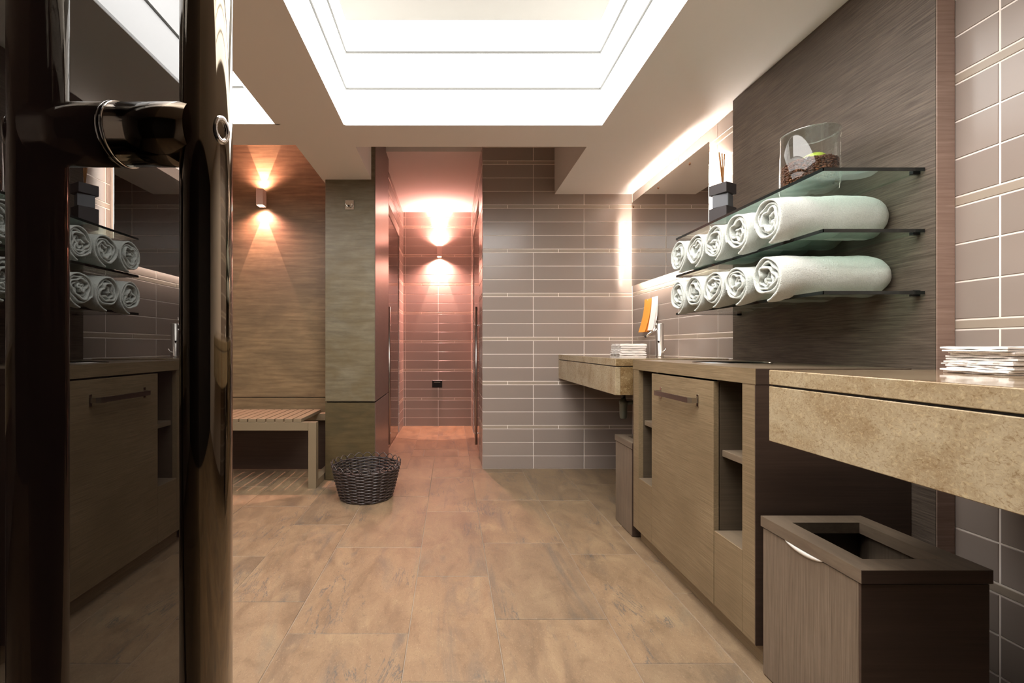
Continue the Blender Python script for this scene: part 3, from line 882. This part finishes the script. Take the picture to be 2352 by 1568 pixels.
# ------------------------------------------------------------------ papers on the wall
def paper(name, y0, y1, z0_, z1_, out, mat, label, n_=3):
    t = thing(name, (XR - .01, (y0 + y1) / 2, z0_), label, 'leaflets', None)
    for k in range(n_):
        bm = nb(); rows = []
        for i in range(11):
            u = i / 10
            zz = z1_ - (z1_ - z0_) * u
            x = XR - .004 - .0035 * k - (out * .55 + out * .25 * k) * u ** 1.7
            rows.append([bm.verts.new((x - dx, y, zz)) for dx, y in ((0, y0), (0, y1), (.0016, y1), (.0016, y0))])
        for a, c_ in zip(rows, rows[1:]):
            for j in range(4): bm.faces.new((a[j], a[(j + 1) % 4], c_[(j + 1) % 4], c_[j]))
        bm.faces.new(rows[0]); bm.faces.new(rows[-1][::-1])
        obj('sheet', bm, mat, t)
    obj('pin', lathe(nb(), [(0, -.016), (.003, -.015), (.003, 0)], (XR, (y0 + y1) / 2, z1_ - .008), 10, 'X'), 'brushed', t)
    return t
paper('orange_leaflets', 3.085, 3.19, 1.065, 1.303, .044, 'orange_paper', 'curled orange leaflets hanging on the right wall behind the tap')
paper('white_leaflets', 3.0, 3.075, 1.075, 1.308, .030, 'white_paper', 'white leaflets hanging beside the orange ones behind the tap')

# ------------------------------------------------------------------ sconces
def sconce(x, yw, z0_, z1_, label, power, wide, upf):
    t = thing('wall_sconce', (x, yw, z0_), label, 'wall lamp', 'up-and-down wall sconces')
    a = .026; d = .085
    bm = nb()
    y0, y1 = yw - d, yw - .022
    th = .002
    box(bm, x - a, x + a, y0, y0 + th, z0_, z1_); box(bm, x - a, x + a, y1 - th, y1, z0_, z1_)
    box(bm, x - a, x - a + th, y0 + th, y1 - th, z0_, z1_); box(bm, x + a - th, x + a, y0 + th, y1 - th, z0_, z1_)
    obj('housing', bm, 'sconce_white', t)
    obj('wall_plate', bx(x - .018, x + .018, y1 + .0002, yw - .0003, z0_ + .025, z1_ - .025), 'sconce_white', t)
    ym = (y0 + y1) / 2
    for zz in (z0_ + .006, z1_ - .009):
        obj('lamp_lens', bx(x - a + .004, x + a - .004, y0 + .004, y1 - .004, zz, zz + .003), 'sconce_glow', t)
    for sgn, zz in ((-1, z0_ - .001), (1, z1_ + .001)):
        o = spot_light('sconce_beam', (x, yw - .032, zz), (x, yw - .032, zz + sgn), power, (1, .55, .44), 41, .04, .004)
        o2 = spot_light('sconce_glow', (x, ym, zz), (x, ym + .0, zz + sgn), wide * (1.0 if sgn < 0 else upf), PINK, 146, .9, .02)
sconce(-1.465, 3.42, 2.045, 2.170, 'white box sconce glowing up and down on the wood wall', SPOT_W * 1.2, 48, .7)
sconce(-.140, YC, 2.035, 2.160, 'small box sconce glowing at the end of the tiled corridor', SPOT_W * 2.2, 175, .42)

# ------------------------------------------------------------------ robe hook, outlet
hx, hz_ = -.728, 1.976
hk = thing('robe_hook', (hx, PY0, hz_ - .03), 'square chrome robe hook high on the wood-clad pillar', 'hook')
obj('plate', bx(hx - .031, hx + .031, PY0 - .008, PY0 - .0005, hz_ - .034, hz_ + .034, bev=.001), 'chrome', hk)
pts = [(hx + .022 * math.cos(a) - .002, PY0 - .026 - .01 * math.sin(a), hz_ + .004 + .022 * math.sin(a)) for a in [PI + PI * k / 10 for k in range(11)]]
obj('hook_arm', tube(nb(), pts, .005, 10), 'chrome', hk)
obj('stem', tube(nb(), [(hx, PY0 - .008, hz_ - .006), (hx, PY0 - .03, hz_ - .014)], .007, 10), 'chrome', hk)
ol = thing('socket', (-.168, YC, .465), 'black double socket low on the corridor end wall', 'socket')
obj('cover', bx(-.228, -.108, YC - .010, YC - .0005, .467, .555, bev=.002), 'black_plastic', ol)
obj('flap', bx(-.206, -.130, YC - .013, YC - .0102, .527, .535), 'brushed', ol)

# ------------------------------------------------------------------ corridor glass doors with long bar handles
def bar_door(name, xg, sgn, xh):
    r = sempty(name)
    obj('glass_pane', bx(xg - .005, xg + .005, OY0 + .006, OY1 - .01, .008, OZ - .01), 'shower_glass', r)
    hy = 3.862
    p = obj('pull_handle', tube(nb(), [(xh, hy, .095), (xh, hy, 1.312)], .0115, 16), 'bar_metal', r)
    for zz in (.195, 1.150):
        obj('standoff', tube(nb(), [(xh, hy, zz), (xg, hy + .004, zz)], .006, 10), 'chrome', p)
        obj('standoff_cap', tube(nb(), [(xh - sgn * .018, hy, zz), (xh, hy, zz)], .006, 10), 'chrome', p)
bar_door('door_2', CL - .012, -1, -.548)
bar_door('door_3', CR + .012, 1, .222)

# ------------------------------------------------------------------ bench
be = thing('slatted_bench', (-1.5, 3.17, 0), 'low slatted bench with a square metal frame against the wood wall', 'bench')
BY0, BY1 = 2.95, 3.405
x = -1.0145
while x > -2.35:
    obj('slat', bx(x - .052, x, BY0 + .002, BY1, .450, .4715, bev=.001), 'bench_metal', be)
    x -= .0612
obj('front_rail', bx(-2.35, -.967, BY0, BY0 + .05, .393, .4485, bev=.001), 'bench_metal', be)
obj('rear_rail', bx(-2.35, -.905, BY1 - .05, BY1, .393, .4485, bev=.001), 'bench_metal', be)
for x1 in (-.913, -2.3):
    lg = obj('leg', bx(x1 - .053, x1, BY0, BY0 + .05, .0, .4485, bev=.001), 'bench_metal', be)
    obj('leg', bx(x1 - .053, x1, BY1 - .05, BY1, .0, .3925, bev=.001), 'bench_metal', be)
    obj('foot_rail', bx(x1 - .053, x1, BY0 + .0505, BY1 - .0505, .0, .05, bev=.001), 'bench_metal', be)
for k in range(12):
    xb = -1.0145 - .0612 * k - .056
    obj('spacer', bx(xb - .0035, xb + .0035, BY0 + .006, BY0 + .02, .4487, .456), 'chrome', be)

# ------------------------------------------------------------------ wicker basket
BX, BY = -.545, 2.81
bk = thing('wicker_basket', (BX, BY, 0), 'round dark woven wicker basket on the floor beside the pillar', 'basket')
RB, RTp, HB = .160, .213, .205
NS = 24
def brad(z_): 
    u = z_ / HB
    return RB + (RTp - RB) * (u ** .85)
bm = nb()
rows = 21
for j in range(rows):
    zz = .008 + (HB - .016) * j / (rows - 1)
    r0 = brad(zz); pts = []
    nseg = NS * 8
    for k in range(nseg):
        a = 2 * PI * k / nseg
        wv = math.cos(a * NS / 2 + (PI if (j // 1) % 2 else 0)); wv = math.copysign(abs(wv) ** .6, wv)
        wv2 = .0008 * math.cos(a * NS)
        pts.append((BX + (r0 + .0044 * wv) * math.cos(a), BY + (r0 + .0044 * wv) * math.sin(a), zz + wv2))
    tube(bm, pts, .0047, 6, closed=True)
o = obj('weave', bm, 'wicker', bk); o['kind'] = 'stuff'
for k in range(NS):
    a = 2 * PI * k / NS
    pts = [(BX + brad(z_) * math.cos(a), BY + brad(z_) * math.sin(a), z_) for z_ in (.004, HB * .3, HB * .6, HB)]
    obj('stake', tube(nb(), pts, .0034, 6), 'wicker_dark', bk)
for k in range(NS):
    a = 2 * PI * k / NS; pts = []
    for i in range(9):
        u = i / 8; aa = a + u * 2 * PI / NS * 1.25
        rr = RTp + .004 + .003 * math.sin(PI * u)
        pts.append((BX + rr * math.cos(aa), BY + rr * math.sin(aa), HB - .006 + .030 * math.sin(PI * u)))
    obj('rim_loop', tube(nb(), pts, .0026, 6), 'wicker', bk)
obj('base_disc', lathe(nb(), [(0, .003), (RB - .002, .003), (RB - .002, .010), (0, .010)], (BX, BY, 0), 40), 'wicker_dark', bk)
bm = nb()
tube(bm, [(BX + (RB + .003) * math.cos(2 * PI * k / 90), BY + (RB + .003) * math.sin(2 * PI * k / 90), .006 + .002 * math.sin(k)) for k in range(90)], .0052, 6, closed=True)
obj('base_ring', bm, 'wicker', bk)

# ------------------------------------------------------------------ open glass door beside the camera
DXG = -.210
d1 = sempty('door_1')
obj('glass_pane', bx(DXG - .012, DXG, -.62, .378, .01, 2.10, bev=.0008), 'door_glass', d1)
hy, hxx, hr_ = .279, -.1563, .0150
bar = obj('pull_handle', tube(nb(), [(hxx, hy, -.0 + .25 + .5 * 0), (hxx, hy, 1.75)], hr_, 48), 'handle_metal', d1)
for zz in (1.095, .40):
    obj('standoff', tube(nb(), [(hxx - .004, hy, zz), (DXG + .0022, hy, zz)], .0190, 48), 'strut_metal', bar)
    obj('washer', tube(nb(), [(DXG + .0022, hy, zz), (DXG + .0003, hy, zz)], .0197, 40), 'chrome', bar)
# set screw socket on the outer side of the bar
a = R(-28)
cx_, cy_ = hxx + hr_ * math.cos(a), hy + hr_ * math.sin(a)
bm = nb()
rings = []
for (rr, dn) in ((.0062, -.0002), (.0058, .0012), (.0042, .0014), (.0036, .0), (.0034, -.001), (0.0001, -.001)):
    ring = []
    for k in range(24):
        b_ = 2 * PI * k / 24
        u = rr * math.cos(b_) * .85; v = rr * math.sin(b_) * 1.45
        ring.append(bm.verts.new((cx_ + dn * math.cos(a) - u * math.sin(a), cy_ + dn * math.sin(a) + u * math.cos(a), 1.095 + v)))
    rings.append(ring)
for p, q in zip(rings, rings[1:]):
    for k in range(24):
        f = bm.faces.new((p[k], p[(k + 1) % 24], q[(k + 1) % 24], q[k])); f.smooth = True
obj('screw_socket', bm, 'chrome', bar)
